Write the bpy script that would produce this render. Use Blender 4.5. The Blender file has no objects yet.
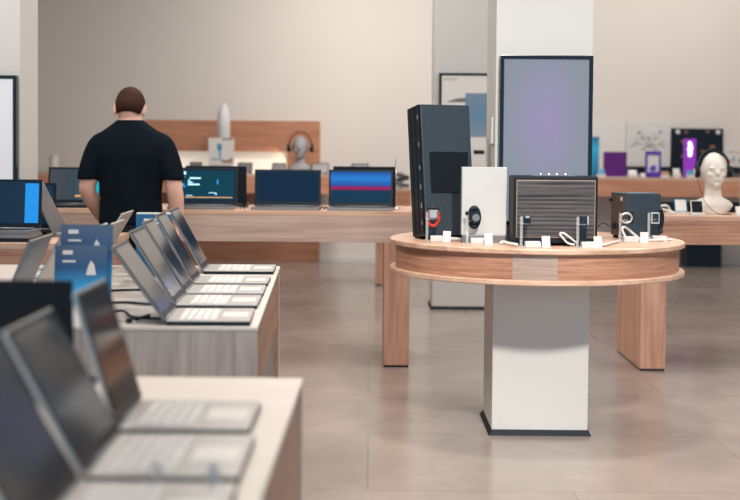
import bpy, bmesh, math, random
from mathutils import Vector, Matrix
random.seed(7)
PI = math.pi
sc = bpy.context.scene
COL = sc.collection
RAD = math.radians

# ------------------------------------------------------------------ materials
MATS = {}
def _base(name):
    m = bpy.data.materials.new(name); m.use_nodes = True
    nt = m.node_tree; b = nt.nodes['Principled BSDF']
    MATS[name] = m
    return m, nt, b

def mat(name, col, rough=.5, metal=0., var=.06, scale=30., spec=.5, emit=None, estr=0., trans=0., ior=1.45, bump=0., coat=0., alpha=1.):
    """principled surface whose colour drifts a little with a noise texture"""
    m, nt, b = _base(name)
    N, L = nt.nodes, nt.links
    tc = N.new('ShaderNodeTexCoord'); no = N.new('ShaderNodeTexNoise')
    no.inputs['Scale'].default_value = scale; no.inputs['Detail'].default_value = 3
    L.new(tc.outputs['Object'], no.inputs['Vector'])
    mix = N.new('ShaderNodeMix'); mix.data_type = 'RGBA'
    mix.inputs[6].default_value = (*[max(0, c*(1-var)) for c in col], 1)
    mix.inputs[7].default_value = (*[min(1, c*(1+var)) for c in col], 1)
    L.new(no.outputs['Fac'], mix.inputs[0]); L.new(mix.outputs[2], b.inputs['Base Color'])
    b.inputs['Roughness'].default_value = rough; b.inputs['Metallic'].default_value = metal
    b.inputs['Specular IOR Level'].default_value = spec
    b.inputs['Coat Weight'].default_value = coat; b.inputs['Alpha'].default_value = alpha
    b.inputs['Transmission Weight'].default_value = trans; b.inputs['IOR'].default_value = ior
    if emit:
        b.inputs['Emission Color'].default_value = (*emit, 1); b.inputs['Emission Strength'].default_value = estr
    if bump:
        bp = N.new('ShaderNodeBump'); bp.inputs['Strength'].default_value = bump
        L.new(no.outputs['Fac'], bp.inputs['Height']); L.new(bp.outputs['Normal'], b.inputs['Normal'])
    return m

def wood(name, light, dark, axis=0, rough=.42, grain=16., scale=None):
    m, nt, b = _base(name)
    N, L = nt.nodes, nt.links
    tc = N.new('ShaderNodeTexCoord'); mp = N.new('ShaderNodeMapping')
    s = [grain, grain, grain]; s[axis] = 1.1
    if scale: s = scale
    mp.inputs['Scale'].default_value = s
    L.new(tc.outputs['Object'], mp.inputs['Vector'])
    n1 = N.new('ShaderNodeTexNoise'); n1.inputs['Scale'].default_value = 1.0; n1.inputs['Detail'].default_value = 6
    n1.inputs['Roughness'].default_value = .62; n1.inputs['Distortion'].default_value = .6
    L.new(mp.outputs[0], n1.inputs['Vector'])
    n2 = N.new('ShaderNodeTexNoise'); n2.inputs['Scale'].default_value = 4.; n2.inputs['Detail'].default_value = 3
    L.new(mp.outputs[0], n2.inputs['Vector'])
    n3 = N.new('ShaderNodeTexNoise'); n3.inputs['Scale'].default_value = 2.2; n3.inputs['Detail'].default_value = 1
    L.new(tc.outputs['Object'], n3.inputs['Vector'])
    r = N.new('ShaderNodeValToRGB')
    r.color_ramp.elements[0].position = .30; r.color_ramp.elements[0].color = (*dark, 1)
    r.color_ramp.elements[1].position = .66; r.color_ramp.elements[1].color = (*light, 1)
    ad = N.new('ShaderNodeMath'); ad.operation = 'MULTIPLY_ADD'; ad.inputs[1].default_value = .35
    L.new(n2.outputs['Fac'], ad.inputs[0])
    ad2 = N.new('ShaderNodeMath'); ad2.operation = 'MULTIPLY_ADD'; ad2.inputs[1].default_value = .3; ad2.inputs[2].default_value = -.32
    L.new(n3.outputs['Fac'], ad2.inputs[0]); L.new(ad2.outputs[0], ad.inputs[2])
    ad3 = N.new('ShaderNodeMath'); ad3.operation = 'ADD'
    L.new(n1.outputs['Fac'], ad3.inputs[0]); L.new(ad.outputs[0], ad3.inputs[1])
    L.new(ad3.outputs[0], r.inputs['Fac'])
    L.new(r.outputs['Color'], b.inputs['Base Color'])
    b.inputs['Roughness'].default_value = rough
    bp = N.new('ShaderNodeBump'); bp.inputs['Strength'].default_value = .08
    L.new(n2.outputs['Fac'], bp.inputs['Height']); L.new(bp.outputs['Normal'], b.inputs['Normal'])
    return m

def ramp_screen(name, axis, stops, estr=1., base=(.006, .008, .011), radial=False, rough=.1):
    """a lit display: emission follows a colour ramp over the display's own extent"""
    m, nt, b = _base(name)
    N, L = nt.nodes, nt.links
    tc = N.new('ShaderNodeTexCoord')
    r = N.new('ShaderNodeValToRGB')
    while len(r.color_ramp.elements) < len(stops): r.color_ramp.elements.new(.5)
    for e, (p, c) in zip(r.color_ramp.elements, stops): e.position = p; e.color = (*c, 1)
    if radial:
        mp = N.new('ShaderNodeMapping'); mp.inputs['Location'].default_value = (-.5, 0, -.62); mp.inputs['Scale'].default_value = (1, 0, 1)
        L.new(tc.outputs['Generated'], mp.inputs['Vector'])
        ln = N.new('ShaderNodeVectorMath'); ln.operation = 'LENGTH'; L.new(mp.outputs[0], ln.inputs[0])
        L.new(ln.outputs['Value'], r.inputs['Fac'])
    else:
        sp = N.new('ShaderNodeSeparateXYZ'); L.new(tc.outputs['Generated'], sp.inputs[0])
        L.new(sp.outputs[axis], r.inputs['Fac'])
    b.inputs['Roughness'].default_value = rough
    if estr == 0: L.new(r.outputs['Color'], b.inputs['Base Color']); return m
    b.inputs['Base Color'].default_value = (*base, 1); b.inputs['Specular IOR Level'].default_value = .2
    L.new(r.outputs['Color'], b.inputs['Emission Color']); b.inputs['Emission Strength'].default_value = estr
    return m

NAVY = (.006, .013, .022)
M = dict(
    black=mat('black_plastic', NAVY, .38, spec=.28),
    blackgloss=mat('black_gloss', (.005, .01, .017), .15, spec=.35),
    blackmatte=mat('black_matte', (.006, .012, .020), .6, spec=.3),
    bluegrey=mat('bluegrey_vinyl', (.030, .046, .062), .42, var=.25, scale=60, bump=.05),
    darkpanel=mat('dark_cloth', (.006, .011, .017), .7, spec=.15),
    silver=mat('silver_metal', (.55, .53, .51), .34, .55),
    darksilver=mat('dark_silver', (.23, .225, .23), .38, .5),
    key=mat('key_plastic', (.66, .64, .62), .5),
    keydark=mat('key_dark', (.03, .04, .055), .5),
    pad=mat('touchpad', (.80, .77, .73), .3, .1),
    white=mat('white_plastic', (.66, .645, .62), .4),
    whitepaint=mat('white_paint', (.64, .64, .62), .55),
    greyglass=mat('grey_glass', (.17, .165, .17), .3),
    card=mat('white_card', (.69, .675, .65), .6),
    acrylic=mat('clear_acrylic', (.80, .84, .86), .08, alpha=.25, var=0),
    tan=mat('tan_piping', (.42, .30, .19), .5),
    red=mat('red_silicone', (.62, .035, .02), .45),
    screen_off=mat('glass_screen', (.012, .016, .022), .10, spec=.6),
    navy_screen=mat('navy_screen', (.005, .013, .028), .08, spec=.2, emit=(.006, .022, .05), estr=.6),
    skin=mat('skin', (.80, .46, .36), .55, var=.12, scale=14),
    hair=mat('brown_hair', (.050, .022, .016), .7, spec=.12, var=.5, scale=160, bump=.4),
    shirt=mat('black_cotton', (.0035, .0075, .0125), .9, var=.3, scale=12, spec=.12),
    denim=mat('dark_denim', (.007, .011, .018), .85, var=.3, spec=.2),
    shoe=mat('shoe_leather', (.02, .018, .017), .5),
    wall=mat('wall_paint', (.68, .637, .595), .75, var=.02, scale=1.2),
    column=mat('column_paint', (.66, .645, .62), .5, var=.02, scale=3),
    ceil=mat('ceiling_paint', (.6, .58, .56), .9, var=.02),
    oak_x=wood('oak_along', (.60, .325, .215), (.27, .12, .072), 0, grain=38),
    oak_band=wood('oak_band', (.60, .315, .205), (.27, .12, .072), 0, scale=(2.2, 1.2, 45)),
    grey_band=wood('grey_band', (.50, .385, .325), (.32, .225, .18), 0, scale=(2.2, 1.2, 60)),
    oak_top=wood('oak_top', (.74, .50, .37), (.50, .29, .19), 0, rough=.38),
    oak_z=wood('oak_upright', (.70, .40, .28), (.44, .215, .135), 2),
    oak_pale=wood('pale_oak', (.55, .41, .345), (.36, .25, .20), 0, grain=30),
    oak_panel=wood('panel_oak', (.50, .235, .135), (.33, .135, .07), 0, grain=13),
    counter=wood('counter_oak', (.64, .31, .19), (.46, .20, .115), 0, grain=20),
    greywash_z=wood('greywashed_upright', (.52, .46, .425), (.30, .255, .235), 2),
    brown_side=wood('brown_side', (.34, .19, .13), (.19, .10, .07), 1),
    creamtop=wood('cream_laminate', (.82, .735, .66), (.75, .66, .58), 0, rough=.35),
    greytop=wood('grey_laminate', (.70, .64, .59), (.60, .54, .50), 0, rough=.35),
    purple=mat('purple_card', (.10, .008, .18), .5),
    purplelit=mat('purple_lit', (.16, .02, .3), .5, emit=(.26, .03, .42), estr=.55),
    violet=mat('violet_plastic', (.10, .04, .42), .4),
    litwhite=mat('lit_white', (.9, .9, .95), .5, emit=(.9, .85, 1.), estr=1.2),
    darkteal=mat('dark_teal', (.012, .06, .085), .2),
    teal=mat('teal_plastic', (.02, .25, .42), .4),
    bluecard=mat('blue_card', (.012, .12, .26), .45, var=.15, scale=8),
    bluelit=mat('blue_ui', (.01, .1, .3), .4, emit=(.0, .20, .55), estr=1.),
    uiwhite=mat('ui_pale', (.3, .5, .6), .4, emit=(.35, .68, .80), estr=1.),
    uiteal=mat('ui_teal', (.004, .02, .03), .12, spec=.2, emit=(.003, .034, .055), estr=1.),
    uiorange=mat('ui_orange', (.2, .1, .04), .4, emit=(.75, .38, .16), estr=.8),
    ink=mat('grey_ink', (.20, .19, .19), .8),
    faintink=mat('faint_ink', (.42, .39, .39), .8),
    bronze=mat('bronze_print', (.22, .10, .05), .6),
    headgrey=mat('grey_mannequin', (.33, .33, .34), .5),
    bust=mat('cream_mannequin', (.78, .72, .66), .45),
    caramel=mat('caramel_leather', (.40, .19, .10), .5),
    pale=mat('pale_bottle', (.70, .69, .70), .25),
    niche=mat('niche_panel', (.85, .82, .74), .6, emit=(1., .93, .80), estr=.30),
    chrome=mat('chrome', (.7, .7, .72), .18, 1.),
)
M['lav'] = ramp_screen('lavender_display', 0, [(0, (.30, .25, .44)), (.22, (.275, .26, .39)), (.45, (.235, .26, .315)), (1, (.22, .26, .30))], .9, (.03, .03, .035), True, .3)
M['lit_panel'] = ramp_screen('pale_display', 2, [(0, (.60, .60, .62)), (1, (.74, .74, .76))], .85, (.1, .1, .1), rough=.3)
M['poster'] = ramp_screen('cream_display', 2, [(0, (.55, .49, .44)), (.3, (.60, .535, .475)), (1, (.62, .56, .50))], .8, (.1, .1, .1), rough=.3)
M['devblue'] = ramp_screen('steel_blue', 2, [(0, (.18, .22, .27)), (.5, (.11, .19, .27)), (1, (.16, .21, .26))], .9)
M['redblue'] = ramp_screen('redblue_display', 2, [(0, (.002, .028, .06)), (.33, (.003, .035, .075)), (.40, (.02, .02, .07)), (.44, (.40, .006, .075)), (.50, (.18, .015, .14)), (.56, (.015, .08, .32)), (.78, (.02, .20, .62)), (1, (.008, .07, .30))], 1.)
M['tealglow'] = ramp_screen('teal_display', 0, [(0, (.055, .062, .075)), (.5, (.045, .065, .08)), (.75, (.02, .12, .17)), (1, (.01, .45, .58))], .9)
M['bluescene'] = ramp_screen('blue_print', 2, [(0, (.06, .50, .90)), (.35, (.03, .28, .58)), (.62, (.02, .09, .22)), (1, (.075, .115, .19))], 0, rough=.4)
M['bluesheet'] = ramp_screen('azure_card', 2, [(0, (.01, .16, .32)), (.5, (.02, .30, .55)), (.7, (.03, .40, .62)), (1, (.01, .13, .28))], 0)

def speaker_cloth():
    m, nt, b = _base('striped_grille_cloth')
    N, L = nt.nodes, nt.links
    tc = N.new('ShaderNodeTexCoord'); mp = N.new('ShaderNodeMapping'); mp.inputs['Scale'].default_value = (4, 4, 150)
    L.new(tc.outputs['Object'], mp.inputs[0])
    n = N.new('ShaderNodeTexNoise'); n.inputs['Scale'].default_value = 1.; n.inputs['Detail'].default_value = 5; n.inputs['Distortion'].default_value = .3
    L.new(mp.outputs[0], n.inputs['Vector'])
    w = N.new('ShaderNodeTexWave'); w.bands_direction = 'Z'; w.inputs['Scale'].default_value = 17; w.inputs['Distortion'].default_value = .5; w.inputs['Detail'].default_value = 2
    L.new(tc.outputs['Object'], w.inputs['Vector'])
    mx = N.new('ShaderNodeMath'); mx.operation = 'MULTIPLY_ADD'; mx.inputs[1].default_value = .22
    L.new(w.outputs['Fac'], mx.inputs[0]); L.new(n.outputs['Fac'], mx.inputs[2])
    r = N.new('ShaderNodeValToRGB')
    r.color_ramp.elements[0].position = .40; r.color_ramp.elements[0].color = (.022, .023, .030, 1)
    r.color_ramp.elements[1].position = .82; r.color_ramp.elements[1].color = (.13, .12, .12, 1)
    L.new(mx.outputs[0], r.inputs['Fac']); L.new(r.outputs[0], b.inputs['Base Color']); b.inputs['Roughness'].default_value = .8
    return m
M['cloth'] = speaker_cloth()

def floor_mat():
    m, nt, b = _base('polished_concrete')
    N, L = nt.nodes, nt.links
    tc = N.new('ShaderNodeTexCoord')
    n1 = N.new('ShaderNodeTexNoise'); n1.inputs['Scale'].default_value = .8; n1.inputs['Detail'].default_value = 6; n1.inputs['Distortion'].default_value = .5
    n2 = N.new('ShaderNodeTexNoise'); n2.inputs['Scale'].default_value = 3.5; n2.inputs['Detail'].default_value = 8; n2.inputs['Roughness'].default_value = .7
    for n in (n1, n2): L.new(tc.outputs['Object'], n.inputs['Vector'])
    br = N.new('ShaderNodeTexBrick'); br.inputs['Scale'].default_value = .5; br.inputs['Mortar Size'].default_value = .003
    br.inputs['Color1'].default_value = (1, 1, 1, 1); br.inputs['Color2'].default_value = (.95, .95, .95, 1); br.inputs['Mortar'].default_value = (.82, .8, .78, 1)
    br.offset = 0.5; br.inputs['Row Height'].default_value = .5; br.inputs['Brick Width'].default_value = .8
    L.new(tc.outputs['Object'], br.inputs['Vector'])
    r = N.new('ShaderNodeValToRGB')
    r.color_ramp.elements[0].position = .32; r.color_ramp.elements[0].color = (.27, .225, .20, 1)
    r.color_ramp.elements[1].position = .70; r.color_ramp.elements[1].color = (.40, .345, .31, 1)
    mx = N.new('ShaderNodeMath'); mx.operation = 'MULTIPLY_ADD'; mx.inputs[1].default_value = .45
    sb = N.new('ShaderNodeMath'); sb.operation = 'MULTIPLY_ADD'; sb.inputs[1].default_value = .75; sb.inputs[2].default_value = -.1
    L.new(n1.outputs['Fac'], sb.inputs[0]); L.new(n2.outputs['Fac'], mx.inputs[0]); L.new(sb.outputs[0], mx.inputs[2])
    L.new(mx.outputs[0], r.inputs['Fac'])
    mu = N.new('ShaderNodeMix'); mu.data_type = 'RGBA'; mu.blend_type = 'MULTIPLY'; mu.inputs[0].default_value = 1.
    L.new(r.outputs[0], mu.inputs[6]); L.new(br.outputs['Color'], mu.inputs[7])
    L.new(mu.outputs[2], b.inputs['Base Color'])
    rr = N.new('ShaderNodeMapRange'); rr.inputs['To Min'].default_value = .13; rr.inputs['To Max'].default_value = .30
    L.new(n2.outputs['Fac'], rr.inputs['Value']); L.new(rr.outputs[0], b.inputs['Roughness'])
    bp = N.new('ShaderNodeBump'); bp.inputs['Strength'].default_value = .02
    L.new(n1.outputs['Fac'], bp.inputs['Height']); L.new(bp.outputs['Normal'], b.inputs['Normal'])
    b.inputs['Specular IOR Level'].default_value = .6
    return m
M['floor'] = floor_mat()

# ------------------------------------------------------------------ mesh helpers
def box(bm, c, s, bev=0., mtx=None, mi=0, seg=2):
    r = bmesh.ops.create_cube(bm, size=1.)
    vs = r['verts']
    for v in vs: v.co = Vector((v.co.x*s[0]+c[0], v.co.y*s[1]+c[1], v.co.z*s[2]+c[2]))
    fs = list({f for v in vs for f in v.link_faces})
    if bev > 0:
        es = list({e for v in vs for e in v.link_edges})
        q = bmesh.ops.bevel(bm, geom=es, offset=min(bev, min(s)*.45), segments=seg, profile=.7, affect='EDGES')
        vs = list({v for f in q['faces'] for v in f.verts} | {v for v in vs if v.is_valid})
        fs = list({f for v in vs for f in v.link_faces})
    if mtx is not None:
        for v in vs: v.co = mtx @ v.co
    for f in fs: f.material_index = mi
    return vs

def lohi(bm, lo, hi, bev=0., mtx=None, mi=0):
    return box(bm, [(a+b)/2 for a, b in zip(lo, hi)], [abs(b-a) for a, b in zip(lo, hi)], bev, mtx, mi)

def frame_of(d):
    d = d.normalized()
    u = d.cross(Vector((0, 0, 1))) if abs(d.z) < .9 else d.cross(Vector((0, 1, 0)))
    u.normalize(); v = d.cross(u).normalized()
    return u, v

def rings(bm, rs, closed=False, cap=True, mi=0):
    """skin a list of vertex-coordinate rings"""
    R = [[bm.verts.new(p) for p in r] for r in rs]
    n = len(R[0])
    for a, b in zip(R, R[1:] + ([R[0]] if closed else [])):
        for i in range(n):
            f = bm.faces.new((a[i], a[(i+1) % n], b[(i+1) % n], b[i])); f.material_index = mi
    if cap and not closed:
        bm.faces.new(list(reversed(R[0]))).material_index = mi; bm.faces.new(R[-1]).material_index = mi
    return R

def tube(bm, pts, rad, n=10, mi=0):
    pts = [Vector(p) for p in pts]
    rad = rad if isinstance(rad, (list, tuple)) else [rad]*len(pts)
    rs = []
    pu = None
    for i, p in enumerate(pts):
        d = (pts[min(i+1, len(pts)-1)] - pts[max(i-1, 0)])
        u, v = frame_of(d)
        if pu is not None:
            u = (pu - d.normalized()*pu.dot(d.normalized())).normalized(); v = d.normalized().cross(u)
        pu = u
        rs.append([p + (u*math.cos(2*PI*k/n) + v*math.sin(2*PI*k/n))*rad[i] for k in range(n)])
    rings(bm, rs, mi=mi)

def smooth_path(pts, k=6):
    P = [Vector(p) for p in pts]; out = []
    for i in range(len(P)-1):
        p0, p1, p2, p3 = P[max(i-1, 0)], P[i], P[i+1], P[min(i+2, len(P)-1)]
        for j in range(k):
            t = j/k
            out.append(.5*((2*p1) + (p2-p0)*t + (2*p0-5*p1+4*p2-p3)*t*t + (3*p1-p0-3*p2+p3)*t**3))
    out.append(P[-1]); return out

def ellring(c, rx, ry, z, n=28, p=2.):
    out = []
    for k in range(n):
        a = 2*PI*k/n; ca, sa = math.cos(a), math.sin(a)
        out.append(Vector((c[0]+rx*math.copysign(abs(ca)**(2/p), ca), c[1]+ry*math.copysign(abs(sa)**(2/p), sa), z)))
    return out

def lathe(bm, prof, c=(0, 0), n=32, mi=0):
    rings(bm, [ellring(c, r, r, z, n) for r, z in prof], mi=mi)

def ellipsoid(bm, c, r, mtx=None, seg=20):
    q = bmesh.ops.create_uvsphere(bm, u_segments=seg, v_segments=seg//2+2, radius=1.)
    for v in q['verts']:
        p = Vector((v.co.x*r[0], v.co.y*r[1], v.co.z*r[2]))
        if mtx is not None: p = mtx @ p
        v.co = p + Vector(c)

def obj(name, bm, m, parent=None, loc=(0, 0, 0), rot=None, smooth=False):
    bmesh.ops.recalc_face_normals(bm, faces=bm.faces[:])
    me = bpy.data.meshes.new(name); bm.to_mesh(me); bm.free()
    for x in (m if isinstance(m, (list, tuple)) else [m]): me.materials.append(x)
    if smooth:
        me.polygons.foreach_set('use_smooth', [True]*len(me.polygons))
    o = bpy.data.objects.new(name, me); COL.objects.link(o)
    o.location = loc
    if rot: o.rotation_euler = rot
    if parent: o.parent = parent
    return o

def B(): return bmesh.new()
def bxo(name, lo, hi, m, parent=None, bev=.003, loc=(0, 0, 0), rot=None):
    bm = B(); lohi(bm, lo, hi, bev); return obj(name, bm, m, parent, loc, rot)

def tag(o, label, cat, group=None):
    o['label'] = label; o['category'] = cat
    if group: o['group'] = group
    return o
def thing(name, label, cat, loc=(0, 0, 0), rz=0., group=None, rx=0., ry=0.):
    o = bpy.data.objects.new(name, None); COL.objects.link(o)
    o.empty_display_size = .05
    o.location = loc; o.rotation_euler = (rx, ry, rz)
    return tag(o, label, cat, group)
def struct(o): o['kind'] = 'structure'; return o
def sub_label(o, s): o['label'] = s; return o

def copy_tree(o, parent=None):
    c = o.copy(); COL.objects.link(c)
    if parent: c.parent = parent
    for ch in list(o.children): copy_tree(ch, c)
    return c

def bake(o, smooth=True):
    """keep the result of an object's modifiers as its own mesh"""
    bpy.context.view_layer.update()
    dg = bpy.context.evaluated_depsgraph_get()
    me = bpy.data.meshes.new_from_object(o.evaluated_get(dg))
    o.modifiers.clear(); o.data = me
    me.polygons.foreach_set('use_smooth', [smooth]*len(me.polygons)); me.update()
    return o
def fuse(o, vox, iters=4, fac=.5):
    r = o.modifiers.new('fuse', 'REMESH'); r.mode = 'VOXEL'; r.voxel_size = vox
    s = o.modifiers.new('soften', 'SMOOTH'); s.iterations = iters; s.factor = fac
    return bake(o)

# ------------------------------------------------------------------ the room
struct(bxo('floor', (-7, -5, -.1), (9, 15.5, 0), M['floor'], bev=0))
struct(bxo('wall_back', (-7, 15.3, 0), (9, 15.5, 4.4), M['wall'], bev=0))
struct(bxo('wall_left', (-7.2, -5, 0), (-7, 15.5, 4.4), M['wall'], bev=0))
struct(bxo('wall_right', (9, -5, 0), (9.2, 15.5, 4.4), M['wall'], bev=0))
struct(bxo('ceiling', (-7.2, -5, 4.4), (9.2, 15.5, 4.5), M['ceil'], bev=0))

def column(x0, x1, y0, y1, n):
    c = struct(bxo('column', (x0, y0, 0), (x1, y1, 4.4), M['column'], bev=.003)); c.name = 'column_%d' % n
    bm = B(); t, h = .022, .026
    # skirting: flared strip on the four sides
    def strip(a, b, out):
        a, b, out = Vector(a), Vector(b), Vector(out)
        d = (b-a).normalized()
        p = [a, b, b+out*.016+d*.016, a+out*.016-d*.016]
        q = [a+out*.004+Vector((0, 0, h)), b+out*.004+Vector((0, 0, h))]
        v = [bm.verts.new(k) for k in (p[0], p[1], p[2], p[3], q[0], q[1])]
        e = [bm.verts.new(a+Vector((0, 0, h))), bm.verts.new(b+Vector((0, 0, h)))]
        for f in ((v[3], v[2], v[5], v[4]), (v[4], v[5], e[1], e[0]), (v[0], v[1], v[2], v[3]), (v[0], v[3], v[4], e[0]), (v[1], e[1], v[5], v[2])):
            bm.faces.new(f)
    strip((x0, y0, 0), (x1, y0, 0), (0, -1, 0)); strip((x1, y1, 0), (x0, y1, 0), (0, 1, 0))
    strip((x0, y1, 0), (x0, y0, 0), (-1, 0, 0)); strip((x1, y0, 0), (x1, y1, 0), (1, 0, 0))
    obj('skirting', bm, M['blackmatte'], c)
    return c
CX0, CX1, CY0, CY1 = .575, 1.020, 6.0, 6.455
column(CX0, CX1, CY0, CY1, 1)
column(-2.52, -2.06, 7.65, 8.06, 2)
column(.522, .98, 10.75, 11.2, 3)

def wall_screen(label, x0, x1, z0, z1, y, content, fw=.022, dep=.05, extra=None):
    t = thing('display_screen', label, 'screen', ((x0+x1)/2, y, z0))
    w, h = x1-x0, z1-z0
    bm = B()
    for lo, hi in (((-w/2, 0, 0), (-w/2+fw, dep, h)), ((w/2-fw, 0, 0), (w/2, dep, h)), ((-w/2+fw, 0, 0), (w/2-fw, dep, fw)), ((-w/2+fw, 0, h-fw), (w/2-fw, dep, h))):
        lohi(bm, lo, hi, .002)
    obj('frame', bm, M['blackgloss'], t)
    bm = B(); lohi(bm, (-w/2+fw, .012, fw), (w/2-fw, dep-.005, h-fw)); obj('panel', bm, content, t)
    if extra: extra(t, w, h)
    return t
wall_screen('large lavender-grey lit screen on the white column behind the striped speaker', .590, 1.0145, .98, 1.757, 5.949, M['lav'], .018)
wall_screen('pale lit screen with black frame on the column at the far left', -2.52, -2.068, .95, 1.735, 7.60, M['lit_panel'], .022)
def as_mesh(o):
    bpy.context.view_layer.update()
    me = bpy.data.meshes.new_from_object(o.evaluated_get(bpy.context.evaluated_depsgraph_get()))
    n = bpy.data.objects.new('tmp', me); COL.objects.link(n); n.parent = o.parent; n.location = o.location; n.rotation_euler = o.rotation_euler
    nm = o.name; bpy.data.objects.remove(o); n.name = nm; return n
def poster_art(t, w, h):
    bm = B(); lohi(bm, (.008, .004, .27), (w/2-.023, .012, .632), .002); sub_label(obj('picture', bm, M['devblue'], t), 'steel-blue device picture')
    bm = B(); v = [bm.verts.new(p) for p in ((-.155, .0115, .555), (.008, .0115, .555), (.008, .0115, .592), (-.06, .0115, .588))]
    bm.faces.new(v); obj('picture', bm, M['ink'], t)
    bm = B(); lohi(bm, (.08, .006, .13), (.17, .012, .163)); obj('print_bar', bm, M['black'], t)
    cu = bpy.data.curves.new('lettering', 'FONT'); cu.body = 'SAMSUNG'; cu.size = .026; cu.extrude = .0005
    f = bpy.data.objects.new('lettering', cu); COL.objects.link(f); cu.materials.append(M['ink'])
    f.parent = t; f.rotation_euler = (PI/2, 0, 0); f.location = (-.178, .011, h-.06); as_mesh(f)
wall_screen('cream advertising screen with a blue-grey picture, behind the tall tower speaker', .560, .978, 1.16, 1.955, 10.70, M['poster'], .022, extra=poster_art)
o = bxo('switch_plate', (0, 0, 0), (.012, .12, .125), M['column'], bev=.003, loc=(CX0-.012, 6.06, 1.352))
tag(o, 'pale blank plate on the left side of the white column beside the lavender screen', 'wall plate')
# skirting along the back wall
struct(bxo('baseboard_back', (-7, 15.285, 0), (9, 15.3, .06), M['whitepaint'], bev=.002))

# ------------------------------------------------------------------ round table round the column
TC = Vector(((CX0+CX1)/2-.001, 6.232)); TR = .70
def ring_plate(bm, R, z0, z1, n=96, bev=.004, inner=None):
    """disc with a square hole that fits the column"""
    hx, hy = (CX1-CX0)/2+.003, (CY1-CY0)/2+.003
    cx, cy = (CX0+CX1)/2-TC.x, (CY0+CY1)/2-TC.y
    def sq(a):
        ca, sa = math.cos(a), math.sin(a)
        k = 1/max(abs(ca)/hx, abs(sa)/hy)
        return (cx+ca*k, cy+sa*k)
    a0 = math.atan2(hy, hx)
    angs = sorted(set([2*PI*k/n for k in range(n)] + [a0, PI-a0, PI+a0, 2*PI-a0]))
    def circ(r, z): return [Vector((r*math.cos(a), r*math.sin(a), z)) for a in angs]
    def inn(z): return [Vector((*sq(a), z)) for a in angs] if inner is None else circ(inner, z)
    rings(bm, [inn(z0), circ(R-bev, z0), circ(R, z0+bev), circ(R, z1-bev), circ(R-bev, z1), inn(z1)], closed=True)
rt = thing('display_table', 'round oak display table wrapped around the white column', 'table', (TC.x, TC.y, .742))
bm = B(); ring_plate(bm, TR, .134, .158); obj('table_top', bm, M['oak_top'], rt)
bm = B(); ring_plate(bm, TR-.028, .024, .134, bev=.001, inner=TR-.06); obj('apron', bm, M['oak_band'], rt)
bm = B(); aa = [RAD(-90-15.5+k*16.5/8) for k in range(9)]
rings(bm, [[Vector((r*math.cos(a), r*math.sin(a), z)) for r, z in ((TR-.030, .0245), (TR-.0272, .0245), (TR-.0272, .1335), (TR-.030, .1335))] for a in aa])
sub_label(obj('apron_plank', bm, M['grey_band'], rt), 'greyer plank in the apron')
bm = B(); ring_plate(bm, TR, .0, .024); obj('bottom_lip', bm, M['oak_top'], rt)

# ------------------------------------------------------------------ long tables left and right of it
def long_table(label, x0, x1, y0, y1, top, ap, legs, mt, ma, ml, loc_z=0., cat='table'):
    t = thing('display_table', label, cat, ((x0+x1)/2, (y0+y1)/2, 0))
    cx, cy = (x0+x1)/2, (y0+y1)/2
    bxo('table_top', (x0-cx, y0-cy, top-.03), (x1-cx, y1-cy, top), mt, t)
    bm = B()
    lohi(bm, (x0-cx+.002, y0-cy+.002, top-ap), (x1-cx-.002, y1-cy-.002, top-.03), .002); obj('apron', bm, ma, t)
    for a, b in legs:
        g = bxo('leg', (a-cx, y0-cy+.004, .012), (b-cx, y1-cy-.004, top-ap), ml, t)
        bxo('foot_pad', (a-cx+.004, y0-cy+.008, 0), (b-cx-.004, y1-cy-.008, .012), M['black'], g, bev=0)
    return t
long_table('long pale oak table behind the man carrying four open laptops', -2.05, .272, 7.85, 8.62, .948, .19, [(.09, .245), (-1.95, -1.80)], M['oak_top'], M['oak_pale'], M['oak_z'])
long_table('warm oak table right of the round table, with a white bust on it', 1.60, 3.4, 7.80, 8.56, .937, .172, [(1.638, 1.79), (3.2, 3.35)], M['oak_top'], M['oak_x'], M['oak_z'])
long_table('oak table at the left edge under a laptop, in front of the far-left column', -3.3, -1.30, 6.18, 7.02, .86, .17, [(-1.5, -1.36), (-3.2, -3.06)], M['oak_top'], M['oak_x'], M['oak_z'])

# laptop tables in front
def laptop_table(label, x0, x1, y0, y1, top, mt, mf, ms, rz=0.):
    t = thing('display_table', label, 'table', (x1, y0, 0), rz)
    w, d = x1-x0, y1-y0
    bxo('table_top', (-w, 0, top-.012), (0, d, top), mt, t)
    bxo('front_panel', (-w+.002, .002, .0), (-.002, .05, top-.012), mf, t)
    bxo('back_panel', (-w+.002, d-.05, .0), (-.002, d-.002, top-.012), mf, t)
    for s in (0, 1):
        x = -.03 if s == 0 else -w+.004
        p = bxo('side_panel', (x, .05, top-.24), (x+.026, d-.05, top-.012), ms, t)
        bxo('side_inset', (x+.006 if s == 0 else x+.004, .06, .06), (x+.016 if s == 0 else x+.014, d-.30, top-.24), M['darksilver'], p)
        bxo('corner_post', (x, d-.30, 0), (x+.026, d-.05, top-.24), ms, p)
    return t
laptop_table('grey-washed table with two rows of laptops, in front of the man', -1.62, -.337, 3.92, 5.98, .78, M['greytop'], M['greywash_z'], M['brown_side'], rz=RAD(2.05))
laptop_table('cream-topped laptop table in the near left corner', -1.55, -.172, 1.30, 3.05, .78, M['creamtop'], M['greywash_z'], M['oak_x'], rz=RAD(-.6))

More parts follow.
